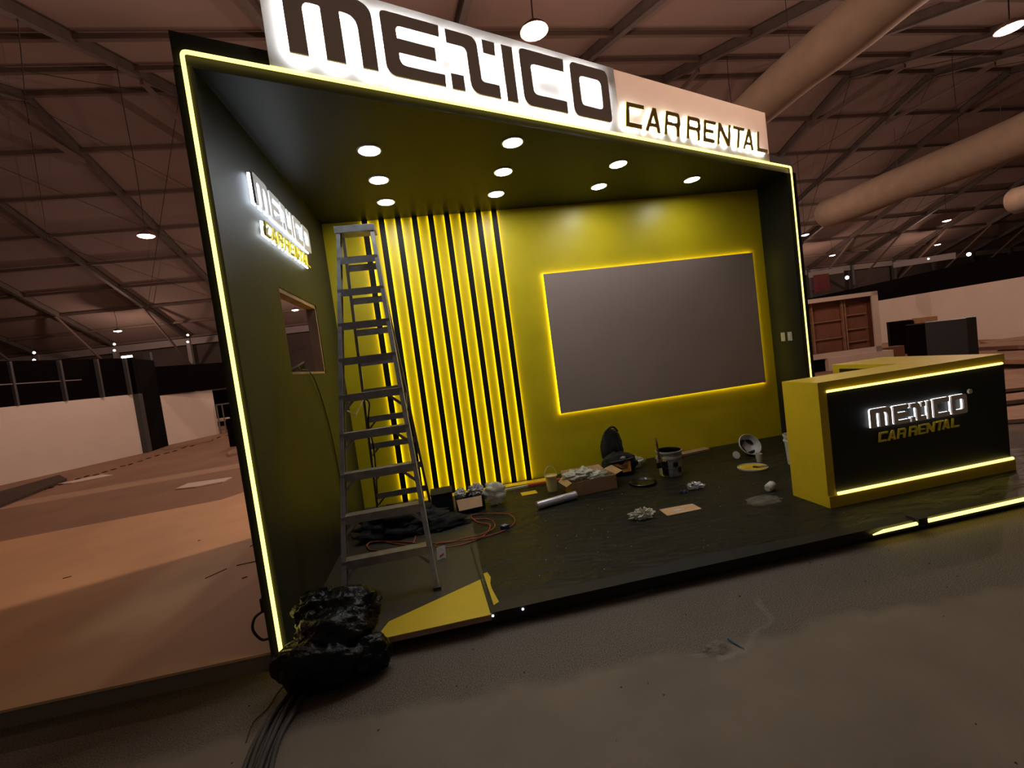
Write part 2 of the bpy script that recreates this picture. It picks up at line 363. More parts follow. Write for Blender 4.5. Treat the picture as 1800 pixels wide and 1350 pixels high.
# left post face and bottom
MB().box(-.062, .036, -.012, .0, 0, ZC-.01).build('front_trim', 'black', booth)
MB().box(5.752, 5.875, 2.232, 2.245, ZP+.001, ZC-.01).build('front_trim', 'black', booth)
# neon outline (tube, round corners)
TR = .011
def neon(pts, r=TR): return MB().tube(pts, r, 10).build('neon_tube', 'led', booth, smooth=True)
zt = 3.5885; o1 = -.024
def corner(p, d1, d2, r=.03, n=5):
    p = Vector(p); out = []
    for i in range(n+1):
        t = i/n; out.append((p+d1*r)*(1-t)**2+p*2*t*(1-t)+(p+d2*r)*t*t)
    return out
off = hn*.018
pl = Vector((0, -.024, 0)); 
tl = Vector((0, -.024, zt)); tr = hd+Vector((0, -.024, zt))
pts = [Vector((.03, -.024, .063))]+corner((0, -.024, .063), Vector((1, 0, 0)), Vector((0, 0, 1)), .02)+corner(tl, Vector((0, 0, -1)), hu)+corner(tr, -hu, Vector((0, 0, -1)))+[tr-Vector((0, 0, zt-.12))]
pts = [p for i, p in enumerate(pts) if i == 0 or (p-pts[i-1]).length > 1e-4]
neon(pts)
# slats with LED strips
for k in range(9):
    x = .5245+.1946*k
    s = MB().box(x-.033, x+.033, D-.04, D-.022, ZP, ZC).build('slat', 'black', booth)
    MB().box(x-.030, x-.024, D-.021, D-.003, ZP+.01, ZC-.01).box(x+.024, x+.030, D-.021, D-.003, ZP+.01, ZC-.01).build('led_strip', 'ledstrip', s)
# outlets on right wall
for y, lab in ((2.559, 'white socket plate nearer the back wall'), (2.44, 'white switch plate nearer the front edge')):
    t = thing('wall_outlet', lab+', on the short black right wall', 'socket', (5.7563, y, 1.48))
    MB().box(-.008, 0, -.036, .036, -.058, .058).build('cover_plate', 'plastic_w', t, bevel=.003)
    MB().box(-.012, -.008, -.015, .015, -.032, -.006).box(-.012, -.008, -.015, .015, .008, .034).build('socket_insert', 'letter_g', t)
# downlights
k = 0; names = {(0, 0): 'nearest downlight of the left row of three', (0, 1): 'middle downlight of the left row of three', (0, 2): 'downlight of the left row closest to the back wall',
                (1, 0): 'nearest downlight of the second row, by the white sign', (1, 1): 'middle downlight of the second row', (1, 2): 'downlight above the right end of the slats',
                (2, 1): 'nearer downlight of the third row', (2, 2): 'downlight of the third row closest to the back wall', (3, 2): 'single downlight near the right wall'}
for (i, j), lab in names.items():
    x = (.838, 2.048, 3.265, 4.448)[i]; y = (1.07, 1.65, 2.22)[j]
    t = thing('ceiling_downlight', lab+', round white and lit', 'ceiling light', (x, y, ZC), 0, 'downlights in the stand ceiling')
    MB().lathe([(.100, 0), (.100, -.006), (.088, -.010), (.084, -.004), (.084, 0)], 32).build('trim_ring', 'plastic_w', t, smooth=False)
    MB().lathe([(.084, -.002), (.082, -.0075), (.01, -.0085)], 32).build('lens', 'down', t)

# platform
pf = thing('stand_platform', 'low raised platform covered with black plastic film under the stand', 'platform')
MB().box(1.262, 6.75, -.09, D-.001, .058, ZP).build('film_covered_deck', 'film', pf)
MB().box(.037, 1.262, -.09, D-.001, .058, ZP-.002).build('bare_deck_board', 'board', pf)
MB().prism([(1.262, -.0955), (6.75, -.0955), (6.75, -.02), (4.0, .0), (3.2, .03), (2.6, .045), (1.9, .02), (1.262, .05)], ZP-.06, ZP+.0025).build('edge_tape', 'black', pf)
MB().box(.1, 6.6, .05, D-.002, 0, .058).build('base', 'black', pf)
MB().box(1.4, 3.9, -.045, -.035, .050, .0575).build('under_glow_strip', 'ledunder', pf)
MB().tube([(4.03, -.112, .072), (4.12, -.112, .082), (4.40, -.112, .084)], [.004, .011, .012], 10).build('neon_tube', 'led', pf, smooth=True)
MB().tube([(4.50, -.112, .086), (5.6, -.112, .088), (6.7, -.112, .088)], .013, 10).build('neon_tube', 'led', pf, smooth=True)
MB().box(4.41, 4.49, -.12, -.03, .06, .116).build('tape_patch', 'black', pf)
for q in ((865, 1075), (917, 1062)):
    p = onz(*q, ZP); MB().blob((p.x, -.099, .088), (.007, .006, .006), 0, n=10, m=6).build('light_point', 'dot', pf, smooth=True)
MB().prism([(.62, .06), (1.248, .369), (1.262, -.115), (.55, -.115)], ZP-.001, ZP+.004).build('yellow_floor_panel', 'yellow_lam', pf)
MB().box(.45, 1.26, -.112, -.09, .07, ZP-.001).build('panel_edge', 'wood', pf)
MB().prism([(1.264, .44), (1.295, .45), (1.312, .36), (1.298, .28), (1.300, .20), (1.312, .10), (1.325, .01), (1.288, -.02)], ZP, ZP+.006).build('torn_yellow_strip', 'yellow_lam', pf)
MB().bar((1.262, -.1, ZP+.002), (1.21, 1.0, ZP+.002), .012, .006).build('deck_seam', 'black', pf)

# TV / screen
t = thing('wall_screen', 'large blank grey screen outlined with yellow light on the yellow wall', 'screen', (4.075, D-.05, 1.78))
MB().box(-1.475, 1.475, 0, .022, -.893, .893).build('display_panel', 'screen', t, bevel=.003)
e = MB(); a, c = 1.469, .887
e.box(-a, a, .024, .046, c-.008, c).box(-a, a, .024, .046, -c, -c+.008).box(-a, -a+.008, .024, .046, -c, c).box(a-.008, a, .024, .046, -c, c)
e.build('led_strip', 'ledtv', t)

# ------------------------------------------------------------------ letters
def fil(pts):
    out = []; n = len(pts)
    for i, p in enumerate(pts):
        x, y = p[:2]; r = p[2] if len(p) > 2 else 0
        if r <= 0: out.append((x, y)); continue
        A = Vector(pts[i-1][:2]); B = Vector((x, y)); Cc = Vector(pts[(i+1) % n][:2])
        d1 = (A-B); d2 = (Cc-B); r = min(r, d1.length*.99, d2.length*.99); d1.normalize(); d2.normalize()
        p1 = B+d1*r; p2 = B+d2*r
        for k in range(7):
            t = k/6; w_ = .42; q = p1*(1-t)**2+B*2*t*(1-t)*1.0+p2*t*t; out.append((q.x, q.y))
    return out
G = {
 'm': [[(.543, 3.665), (.650, 3.665), (.650, 3.990, .05), (.755, 3.990, .014), (.755, 3.665), (.871, 3.665), (.871, 3.988), (.976, 3.988, .085), (.976, 3.662), (1.077, 3.662), (1.079, 4.094, .10), (.543, 4.094, .055)]],
 'e': [[(1.133, 3.652, .075), (1.133, 4.076, .045), (1.554, 4.076), (1.552, 3.994), (1.235, 3.994, .035), (1.235, 3.911), (1.507, 3.909), (1.505, 3.813), (1.236, 3.815), (1.236, 3.734, .05), (1.559, 3.734), (1.557, 3.652)]],
 'x': [[(1.605, 3.647), (1.605, 3.757), (1.710, 3.757), (1.710, 3.647)],
       [(1.603, 4.068), (1.855, 4.066, .075), (1.858, 3.745, .035), (2.011, 3.745), (2.011, 3.645), (1.760, 3.647, .08), (1.758, 3.968, .045), (1.603, 3.968)],
       [(1.900, 4.063), (2.008, 4.063), (2.006, 3.963), (1.900, 3.963)]],
 'i': [[(2.066, 4.066), (2.167, 4.066), (2.167, 3.643), (2.068, 3.643)]],
 'c': [[(2.227, 3.641, .08), (2.227, 4.082, .05), (2.669, 4.082), (2.666, 3.979), (2.328, 3.977, .04), (2.328, 3.738, .05), (2.662, 3.738), (2.660, 3.641)]],
 'o': [[(2.729, 3.640, .07), (2.732, 4.086, .06), (3.162, 4.086, .065), (3.162, 3.638, .045)], [(2.825, 3.738, .045), (2.827, 3.985, .045), (3.070, 3.985, .05), (3.066, 3.738, .04)]],
}
T = {
 'c': [[(3.376, 3.866), (3.606, 3.868), (3.598, 3.830), (3.410, 3.828), (3.386, 3.682), (3.553, 3.682), (3.546, 3.644), (3.338, 3.642)]],
 'a': [[(3.722, 3.869), (3.768, 3.871), (3.802, 3.641), (3.757, 3.641), (3.747, 3.687), (3.662, 3.687), (3.634, 3.640), (3.592, 3.640)], [(3.722, 3.795), (3.740, 3.722), (3.684, 3.722)]],
 'r': [[(3.914, 3.873), (4.108, 3.874, .035), (4.106, 3.750, .03), (4.082, 3.736, .01), (4.084, 3.720), (4.071, 3.643), (4.031, 3.643), (4.042, 3.737, .03), (3.910, 3.737), (3.890, 3.643), (3.853, 3.643)], [(3.937, 3.834), (4.066, 3.834, .02), (4.060, 3.770, .02), (3.925, 3.770)]],
 'r2': [[(4.235, 3.874), (4.430, 3.876, .035), (4.428, 3.756, .03), (4.405, 3.745, .01), (4.408, 3.730), (4.394, 3.649), (4.357, 3.649), (4.367, 3.740, .03), (4.240, 3.740), (4.221, 3.648), (4.184, 3.648)], [(4.260, 3.836), (4.386, 3.837, .02), (4.380, 3.774, .02), (4.252, 3.774)]],
 'e': [[(4.496, 3.877), (4.694, 3.880), (4.688, 3.847), (4.529, 3.845), (4.517, 3.784), (4.643, 3.784), (4.636, 3.751), (4.510, 3.751), (4.496, 3.688), (4.645, 3.688), (4.638, 3.653), (4.446, 3.651)]],
 'n': [[(4.736, 3.882), (4.776, 3.883), (4.880, 3.725), (4.916, 3.884), (4.956, 3.885), (4.902, 3.655), (4.860, 3.655), (4.760, 3.802), (4.717, 3.652), (4.681, 3.652)]],
 't': [[(5.002, 3.886), (5.212, 3.889), (5.205, 3.855), (5.120, 3.854), (5.070, 3.659), (5.034, 3.659), (5.082, 3.854), (4.995, 3.853)]],
 'a2': [[(5.277, 3.892), (5.319, 3.892), (5.356, 3.664), (5.308, 3.664), (5.297, 3.710), (5.213, 3.710), (5.188, 3.663), (5.150, 3.663)], [(5.282, 3.815), (5.297, 3.745), (5.240, 3.745)]],
 'l': [[(5.458, 3.889), (5.497, 3.890), (5.468, 3.704), (5.641, 3.704), (5.632, 3.666), (5.420, 3.666)]],
}
def glyph(loops, thick, fn):
    cu = bpy.data.curves.new('g', 'CURVE'); cu.dimensions = '2D'; cu.fill_mode = 'BOTH'; cu.extrude = thick/2
    for lp in loops:
        pts = fil(lp); sp = cu.splines.new('POLY'); sp.points.add(len(pts)-1); sp.use_cyclic_u = True
        for q, p in zip(sp.points, pts): q.co = (p[0], p[1], 0, 1)
    ob = bpy.data.objects.new('g', cu); C.objects.link(ob); dg = bpy.context.evaluated_depsgraph_get(); me = bpy.data.meshes.new_from_object(ob.evaluated_get(dg))
    C.objects.unlink(ob); bpy.data.objects.remove(ob)
    vs = [fn(v.co.x, v.co.y, v.co.z) for v in me.vertices]; fs = [list(p.vertices) for p in me.polygons]
    bpy.data.meshes.remove(me); m = MB(); m.add(vs, fs); return m
def letters(parent, glyphs, sx, ox, oz, bx, bz, so, th, face, led, halo=True, prefix='letter_'):
    # local frame: x right, z up, -y away from the board; so = stand-off
    for k, loops in glyphs.items():
        f = lambda x, y, z: ((x-bx)*sx+ox, -(so+th/2)-z, (y-bz)*sx+oz)
        L_ = glyph(loops, th, f).build(prefix+k[0], face, parent)
        if halo:
            if halo == 2: g = lambda x, y, z: ((x-bx)*sx+ox, -so*.62-z, (y-bz)*sx+oz)
            else: g = lambda x, y, z: ((x-bx)*sx+ox, -so*.55-z, (y-bz)*sx+oz)
            glyph(loops, so*.25, g).build('backlight', led, L_)
# header sign
hs = thing('header_sign', 'big white header sign reading MEXICO with dark backlit letters', 'sign', hn*.0, HA)
hs2 = thing('lettered_sign', 'smaller white header board with backlit gold CAR RENTAL lettering', 'sign', (0, 0, 0), HA)
MB().box(.43, 3.315, -.028, -.012, 3.602, 4.185).build('board', 'signboard', hs)
MB().box(3.318, 5.765, -.026, -.012, 3.602, 4.178).build('board', 'signboard2', hs2)
MB().box(.5, 3.2, -.012, 0, 3.62, 3.69).build('mounting_rail', 'black', hs)
MB().box(3.4, 5.7, -.012, 0, 3.62, 3.69).build('mounting_rail', 'black', hs2)
letters(hs, G, 1, 0, -.028*0, 0, 0, .078, .014, 'letter', 'white_led')
letters(hs2, T, 1, 0, 0, 0, 0, .070, .012, 'letter_gold', 'white_led')
MB().lathe([(.036, .03), (.036, .042), (.002, .042)], 24, (3.205, 0, 4.045), Matrix.Rotation(PI/2, 4, 'X')).build('registered_mark', 'signboard', hs)
def minir(parent, cx, cz, s, y, m):
    lp = [[(-.35, -.5), (-.35, .5), (.35, .5, .3), (.33, -.02, .2), (.4, -.5), (.18, -.5), (.05, -.08), (-.15, -.08), (-.15, -.5)], [(-.15, .1), (-.15, .32), (.14, .32, .1), (.14, .1, .1)]]
    glyph(lp, .002, lambda x, y_, z: (cx+x*s, y-z, cz+y_*s)).build('registered_letter', m, parent)
minir(hs, 3.205, 4.045, .034, -.0435, 'letter')
# left wall sign
ws = thing('wall_sign', 'backlit grey MEXICO and yellow CAR RENTAL letters on the left wall', 'sign', (.0326, 0, 0), PI/2)
sc = 1.33/2.62
letters(ws, G, sc, .535, 2.945, .543, 3.645, .036, .014, 'letter_g', 'white_led_small')
sc2 = 1.12/2.3
letters(ws, T, sc2, .63, 2.765, 3.337, 3.645, .036, .014, 'letter_y', 'white_led_small')
# ------------------------------------------------------------------ counter
ct = thing('reception_counter', 'yellow L-shaped reception counter with black front and two neon lines', 'counter', (4.13, .35, ZP))
xa, xb = 0, 1.87; H = 1.038; yb_ = .38
c = MB()
c.box(xa, xb, 0, yb_, H-.075, H).box(xa, .075, 0, yb_, .095, H-.075).box(xb-.03, xb, .02, yb_, .095, H-.075).box(xa, xb+.02, -.012, yb_, 0, .095)
c.build('body', 'yellow_lam', ct)
MB().box(.075, xb-.002, .008, .02, .095, H-.075).build('front_panel', 'black', ct)
c2 = MB(); c2.box(1.22, xb, yb_, 1.08, H-.045, H).box(1.84, xb, yb_, 1.08, 0, H-.045).box(1.22, 1.84, 1.055, 1.08, 0, H-.045).box(1.22, 1.25, .42, .43, 0, .1).box(1.22, 1.245, 1.0, 1.055, 0, H-.045).box(1.22, 1.245, yb_, 1.0, 0, .35)
c2.build('return_wing', 'yellow_lam', ct)
MB().box(1.26, 1.83, .42, 1.05, .30, .32).build('shelf', 'black', ct)
MB().tube([(.075, -.002, H-.082), (xb-.035, -.002, H-.082)], .0095, 10).build('neon_tube', 'led', ct, smooth=True)
MB().tube([(.09, -.006, .108), (xb, -.006, .108)], .012, 10).build('neon_tube', 'led', ct, smooth=True)
cs = thing('counter_sign', 'small backlit grey MEXICO and yellow CAR RENTAL letters on the black counter front', 'sign', (4.13, .358, ZP))
sc3 = .955/2.62
letters(cs, G, sc3, .445, .592, .543, 3.645, .024, .014, 'letter_c', 'white_led_counter')
letters(cs, T, .81/2.3, .52, .468, 3.337, 3.645, .006, .012, 'letter_y', 'white_led_small', halo=False)
MB().lathe([(.020, .02), (.020, .034), (.001, .034)], 20, (1.45, 0, .765), Matrix.Rotation(PI/2, 4, 'X')).build('registered_mark', 'letter_g', cs)

# ------------------------------------------------------------------ step ladder
ld = thing('step_ladder', 'tall aluminium A-frame step ladder in front of the lit slats', 'ladder', (.6, .39, ZP))
ztop = 2.885
def fr(xs, z):    # front rail point, xs -1 / 1
    t = z/ztop; x = (-.325 if xs < 0 else .335)*(1-t)+(-.155 if xs < 0 else .150)*t; return Vector((x, .96*t, z))
def rr(xs, z):
    t = z/ztop; x = (-.335 if xs < 0 else .245)*(1-t)+(-.125 if xs < 0 else .120)*t; return Vector((x, 1.90*(1-t)+1.04*t, z))
for xs in (-1, 1):
    a, b = fr(xs, 0), fr(xs, ztop); d = (b-a).normalized(); m = MB()
    m.bar(a, b, .006, .08, (0, 1, 0)).bar(a+Vector((xs*-.014, -.038, 0)), b+Vector((xs*-.014, -.038, 0)), .03, .006, (0, 1, 0)).bar(a+Vector((xs*-.014, .038, 0)), b+Vector((xs*-.014, .038, 0)), .03, .006, (0, 1, 0))
    m.build('front_rail', 'alu', ld)
    MB().box(-.028, .028, -.05, .05, -.001, .02).build('rubber_foot', 'cable', ld).location = a+Vector((xs*-.01, 0, .001))
    a, b = rr(xs, 0), rr(xs, ztop-.04)
    MB().bar(a, b, .026, .04, (0, 1, 0)).build('rear_rail', 'alu_dk', ld)
    MB().box(-.018, .018, -.025, .025, 0, .02).build('rubber_foot', 'cable', ld).location = a
for k in range(9):
    z = .283+.2895*k; a, b = fr(-1, z), fr(1, z); m = MB()
    m.box(a.x, b.x, a.y-.045, a.y+.045, z+.002, z+.007).box(a.x, b.x, a.y-.047, a.y-.042, z-.052, z+.007).box(a.x, b.x, a.y+.042, a.y+.046, z-.02, z+.007)
    m.build('step', 'alu', ld)
    if k < 5:
        for xs in (-1, 1):
            p = fr(xs, z-.15); q = Vector((a.x*.45+b.x*.55 if xs > 0 else a.x*.55+b.x*.45, p.y, z))
            q = fr(xs, z)+Vector((-xs*(.13 if xs > 0 else .11), 0, -.03)); MB().bar(p, q, .022, .004, (0, 1, 0)).build('diagonal_brace', 'alu', ld)
for k in range(9):
    z = .283+.2895*k-.02; a, b = rr(-1, z), rr(1, z)
    MB().box(a.x, b.x, a.y-.012, a.y-.006, z-.032, z+.028).box(a.x, b.x, a.y-.012, a.y+.012, z+.024, z+.028).build('rear_crossbar', 'alu_dk', ld)
    if k < 4:
        p = rr(-1, z-.12); MB().bar(p, a+Vector((.09, 0, -.02)), .018, .004, (0, 1, 0)).build('rear_brace', 'alu_dk', ld)
MB().box(-.175, .165, .90, 1.12, ztop-.03, ztop+.012).box(-.175, .165, .895, .905, ztop-.05, ztop+.012).build('top_cap', 'alu', ld, bevel=.004)
for xs in (-1, 1):
    z = 1.36; a, b = fr(xs, z), rr(xs, z); m_ = (a+b)/2-Vector((0, 0, .12)); MB().bar(a, m_, .016, .004, (1, 0, 0)).bar(m_, b, .016, .004, (1, 0, 0)).build('spreader', 'alu_dk', ld)
MB().tube(curve_pts([rr(-1, 1.36)+Vector((0, 0, 0)), rr(-1, 1.3)+Vector((.05, -.03, 0)), rr(-1, 1.1)+Vector((.02, -.04, 0)), rr(-1, .8)+Vector((.04, -.03, 0)), rr(-1, .3)+Vector((.02, -.03, 0))]), .008, 6).build('rope', 'wire', ld)

# ------------------------------------------------------------------ things on the stand floor
Z = ZP+.0005
# garbage bags
g = MB()
g.blob((.30, -.26, .14), (.25, .135, .17), .10, 1.8, 1, 72, 48, .002, .05)
g.blob((.42, -.06, .30), (.20, .14, .13), .12, 2.2, 4, 64, 40, .1, .07)
g.blob((.52, -.24, .11), (.15, .10, .11), .10, 2.2, 9, 60, 36, .002, .06)
g.blob((.25, -.04, .31), (.14, .12, .13), .16, 3, 6, 56, 36, .1, .08)
g.blob((.37, -.15, .25), (.23, .17, .13), .10, 2, 12, 60, 36, .11, .06)
tag(g.build('garbage_bag', 'bagblack', smooth=True), 'full shiny black garbage bag slumped at the foot of the left neon upright', 'bag')
# black cloth pile & black box & open box
p = onz(700, 930); m = MB(); m.blob((p.x+.05, p.y-.02, Z+.06), (.40, .26, .13), .3, 3, 2, 40, 22, Z, .1); m.blob((p.x+.38, p.y-.16, Z+.03), (.3, .12, .07), .3, 4, 3, 30, 16, Z, .1)
tag(m.build('black_cloth', 'cloth', smooth=True), 'crumpled heap of black cloth on the floor behind the ladder', 'cloth')
t = thing('tool_case', 'black square case standing behind the ladder foot near the slats', 'box', (.985, 2.17, Z), .0)
MB().box(-.115, .115, -.13, .13, 0, .2).build('case_body', 'cloth', t, bevel=.01); MB().box(-.12, .12, -.135, .135, .2, .215).build('lid', 'cloth', t, bevel=.006)
t = thing('cardboard_box', 'small open cardboard box overflowing with trash behind the ladder', 'box', (1.28, 2.03, Z), .06)
m = MB(); m.box(-.15, .15, -.11, -.105, 0, .15).box(-.15, .15, .105, .11, 0, .15).box(-.15, -.145, -.11, .11, 0, .15).box(.145, .15, -.11, .11, 0, .15).box(-.15, .15, -.11, .11, 0, .005); m.build('box_walls', 'cloth', t)
MB().slab([(-.15, -.11, .15), (.12, -.11, .15), (.11, -.18, .055), (-.14, -.18, .05)], (0, -.003, .001)).build('flap', 'card_lt', t)
tag(MB().blob((1.19, 2.06, Z+.17), (.06, .05, .05), .3, 5, 12, 20, 14, 0, .2).build('paper_cup', 'plastic_w', smooth=False), 'crushed cup poking out of the trash box', 'cup')
tag(MB().blob((1.36, 2.06, Z+.18), (.075, .06, .065), .3, 5, 5, 24, 16, 0, .2).build('crumpled_paper', 'plastic_w', smooth=False), 'spotted white crumpled paper on the trash box', 'paper')
tag(MB().blob((1.56, 2.02, Z+.12), (.125, .09, .12), .18, 2.6, 8, 28, 20, Z, .08).build('plastic_bag', 'crumple', smooth=True), 'pale crumpled plastic bag leaning on the trash box', 'bag')
# orange extension cord
loops = [(560+90, 965), (625+20, 960), (660, 950), (690, 955), (715, 962), (690, 968), (650, 966), (652, 955), (700, 952), (760, 955), (830, 950), (880, 935), (905, 918), (890, 905), (830, 905), (840, 918), (862, 925), (850, 942), (820, 955), (780, 965), (765, 957), (800, 950), (850, 940), (870, 925), (855, 912), (790, 920), (740, 930), (726, 955)]
cp = [onz(x, y, Z+.006) for x, y in loops]
for i, q in enumerate(cp): q.z = Z+.006+(.012 if i % 3 == 1 else 0)
tag(MB().tube(curve_pts(cp, 6), .0055, 6).build('extension_cord', 'orange', smooth=True), 'long orange extension cord looped on the floor by the ladder', 'cord')
cp = [(640, 955), (662, 950), (700, 957), (718, 958), (712, 940), (690, 925), (665, 913)]
cp2 = [onz(x, y, Z+.012) for x, y in cp]
p = onz(888, 930); t = thing('power_adapter', 'dark blue power block with white marks beside the orange cord', 'adapter', (p.x, p.y, Z), .5)
MB().box(-.035, .035, -.03, .03, 0, .04).build('adapter_body', 'navy', t, bevel=.005); MB().box(-.02, -.008, -.02, .02, .04, .0412).box(.004, .014, -.02, .02, .04, .0412).build('printed_marks', 'plastic_w', t)
p = onz(778, 982); t = thing('white_card', 'small white printed card leaning upright near the ladder foot', 'card', (p.x, p.y, Z), .25)
MB().slab([(-.045, 0, 0), (.03, 0, 0), (.045, .04, .085), (-.03, .04, .085)], (0, .002, 0)).build('card_sheet', 'plastic_w', t); MB().slab([(-.02, -.001, .012), (.015, -.001, .03), (.018, .005, .042), (-.02, .004, .03)], (0, -.001, 0)).build('printed_mark', 'red', t)
# yellow strips along slats, spirit level
t = MB().bar((.75, 2.66, Z+.006), (2.35, 2.60, Z+.006), .13, .008).build('yellow_board', 'yellow_lam'); tag(t, 'long narrow yellow board lying along the foot of the slats', 'board')
t = thing('spirit_level', 'red and white straight bar lying by the foot of the slats', 'tool', (1.95, 2.42, Z+.012), .06)
MB().box(-.42, .05, -.015, .015, 0, .02).build('white_section', 'plastic_w', t); MB().box(.05, .5, -.015, .015, 0, .02).build('red_section', 'red', t)
p = onz(930, 867); tag(MB().box(-.09, .09, -.06, .06, 0, .004).build('paper_scrap', 'yellow_lam'), 'small pale yellow card on the floor near the silver roll', 'card').location = (p.x, p.y, Z)
# small pail
t = thing('paint_pail', 'small cream pail with raised wire handle left of the cardboard box', 'bucket', (2.235, 2.13, Z))
MB().lathe([(.056, 0), (.066, .16), (.074, .165), (.074, .18), (.067, .18), (.065, .168), (.01, .168)], 28).build('pail_body', 'cream', t, smooth=False)
MB().tube([(.07*math.cos(a), .02*math.sin(a), .17+.11*math.sin(a)) for a in [PI*k/14 for k in range(15)]], .0035, 6).build('handle', 'plastic_w', t)
# cardboard box with plastic
t = thing('cardboard_box', 'open brown cardboard box filled with clear plastic wrap', 'box', (2.62, 1.93, Z), .08)
m = MB(); w2, d2, h2 = .26, .15, .155
m.box(-w2, w2, -d2, -d2+.004, 0, h2).box(-w2, w2, d2-.004, d2, 0, h2).box(-w2, -w2+.004, -d2, d2, 0, h2).box(w2-.004, w2, -d2, d2, 0, h2).box(-w2, w2, -d2, d2, 0, .004)
m.build('box_walls', 'card', t)
MB().slab([(-w2, d2, h2), (w2, d2, h2), (w2-.03, d2+.08, h2+.04), (-w2+.02, d2+.08, h2+.05)], (0, .003, 0)).build('flap', 'card', t)
MB().slab([(w2, -d2, h2), (w2, d2, h2), (w2+.09, d2-.02, h2+.03), (w2+.09, -d2+.02, h2+.02)], (0, 0, .003)).build('flap', 'card', t)
MB().slab([(-w2, -d2, h2), (-w2, d2, h2), (-w2-.06, d2-.02, h2-.04), (-w2-.06, -d2+.02, h2-.04)], (0, 0, .003)).build('flap', 'card', t)
tag(MB().blob((2.53, 1.96, Z+.17), (.17, .10, .06), .35, 4, 2, 40, 24, 0, .3).blob((2.68, 1.93, Z+.15), (.14, .09, .04), .35, 5, 6, 34, 20, 0, .3).build('plastic_wrap', 'crumple', smooth=True), 'heap of clear plastic wrap stuffed in the brown box', 'plastic')
# jar
t = thing('glass_jar', 'small clear jar between the brown box and the black bag', 'jar', (2.83, 2.12, Z)); MB().lathe([(.035, 0), (.04, .01), (.04, .08), (.03, .09)], 20).build('jar_body', 'crumple', t, smooth=True); MB().lathe([(.033, .09), (.033, .105), (.005, .106)], 20).build('lid', 'plastic_w', t)
# silver roll
a = onz(944, 889, Z+.04); b = onz(1012, 870, Z+.04); a.z = b.z = Z+.041
t = thing('film_roll', 'roll of silver plastic film lying in front of the brown box', 'roll', a); d = b-a
MB().tube([(0, 0, 0), d], .041, 28).build('film_wrap', 'foil', t, smooth=False); dn = d.normalized(); MB().tube([-dn*.006, d+dn*.006], .024, 20).build('core', 'card', t)
# tool backpack
t = thing('tool_backpack', 'black tool backpack with an orange label leaning on the yellow wall', 'bag', (3.13, 2.36, Z), .03)
MB().blob((0, .10, .27), (.145, .10, .27), .06, 3, 3, 34, 26, .0).build('pack_body', 'cloth', t, smooth=True)
MB().blob((.0, -.05, .12), (.22, .13, .15), .10, 3, 5, 36, 20, .0).build('lower_pouch', 'cloth', t, smooth=True)
MB().slab([(-.12, -.165, .155), (.10, -.165, .165), (.09, -.19, .05), (-.02, -.19, .05), (-.02, -.178, .10)], (0, -.004, 0)).build('orange_label', 'orangepatch', t)
MB().slab([(-.02, -.178, .135), (.06, -.178, .137), (.06, -.18, .125), (-.02, -.18, .123)], (0, -.008, 0)).slab([(-.01, -.18, .11), (.05, -.18, .112), (.05, -.183, .102), (-.01, -.183, .10)], (0, -.008, 0)).build('label_print', 'brush', t)
MB().tube(curve_pts([(-.09, .05, .50), (-.03, .03, .56), (.03, .03, .56), (.08, .05, .50)]), .012, 8).build('grab_handle', 'cloth', t, smooth=True)
MB().tube(curve_pts([(-.19, -.08, .17), (-.1, -.17, .185), (.08, -.17, .19), (.2, -.08, .18)]), .009, 6).build('strap', 'cable', t, smooth=True)
MB().blob((.02, -.15, .21), (.03, .012, .02), .3, 6, 4, 12, 8).build('white_tag', 'plastic_w', t)
# paint bucket
t = thing('paint_bucket', 'large grey paint bucket smeared with black and yellow paint', 'bucket', (3.60, 1.93, Z))
MB().lathe([(.118, 0), (.122, .01), (.132, .20), (.142, .205), (.142, .225), (.135, .23), (.136, .265), (.146, .27), (.146, .288), (.138, .29), (.134, .27), (.130, .255), (.01, .25)], 40).build('bucket_body', 'bucket', t)
MB().lathe([(.137, .262), (.1385, .289), (.132, .291), (.128, .262), (.02, .262)], 40).build('paint_inside', 'blackpaint', t)
m = MB()
for a0, a1, z0, z1, mm in ((3.5, 4.05, .02, .19, 0), (4.5, 4.9, .12, .17, 1), (4.9, 5.3, .05, .11, 1)):
    n = 8; P0 = []; P1 = []
    for i in range(n+1):
        a = a0+(a1-a0)*i/n; w0 = .012*math.sin(i*2.3); P0.append(Vector((math.cos(a)*.134, math.sin(a)*.134, z0+w0))); P1.append(Vector((math.cos(a)*.1385, math.sin(a)*.1385, z1-w0)))
    m.add(P0+P1, [(i, i+1, n+2+i, n+1+i) for i in range(n)])
m.build('black_smear', 'blackpaint', t)
n = 6; P0 = [Vector((math.cos(3.35+.09*i)*.126, math.sin(3.35+.09*i)*.126, .01)) for i in range(n+1)]; P1 = [Vector((math.cos(3.5+.09*i)*.140, math.sin(3.5+.09*i)*.140, .235)) for i in range(n+1)]
MB().add(P0+P1, [(i, i+1, n+2+i, n+1+i) for i in range(n)]).build('yellow_smear', 'letter_y', t)
MB().tube([(.0, -.0, 0)], .001, 3) if 0 else None
MB().tube(curve_pts([(-.144, 0, .27), (-.15, -.06, .16), (-.07, -.14, .10), (.06, -.145, .09), (.14, -.06, .15), (.146, 0, .27)]), .003, 6).build('bail_handle', 'wire', t)
br = thing('paint_brush', 'dark paint brush stuck to the left side of the grey bucket', 'brush', (3.455, 1.88, Z+.12), 0)
MB().tube([(0, 0, .08), (-.005, 0, .16), (-.012, 0, .26), (-.018, 0, .34)], [.012, .008, .014, .010], 10).build('handle', 'brush', br, smooth=True)
MB().box(-.045, .035, -.012, .012, -.01, .06).build('bristles', 'blackpaint', br, bevel=.008); MB().box(-.03, .03, -.013, .013, .06, .085).build('ferrule', 'alu_dk', br)
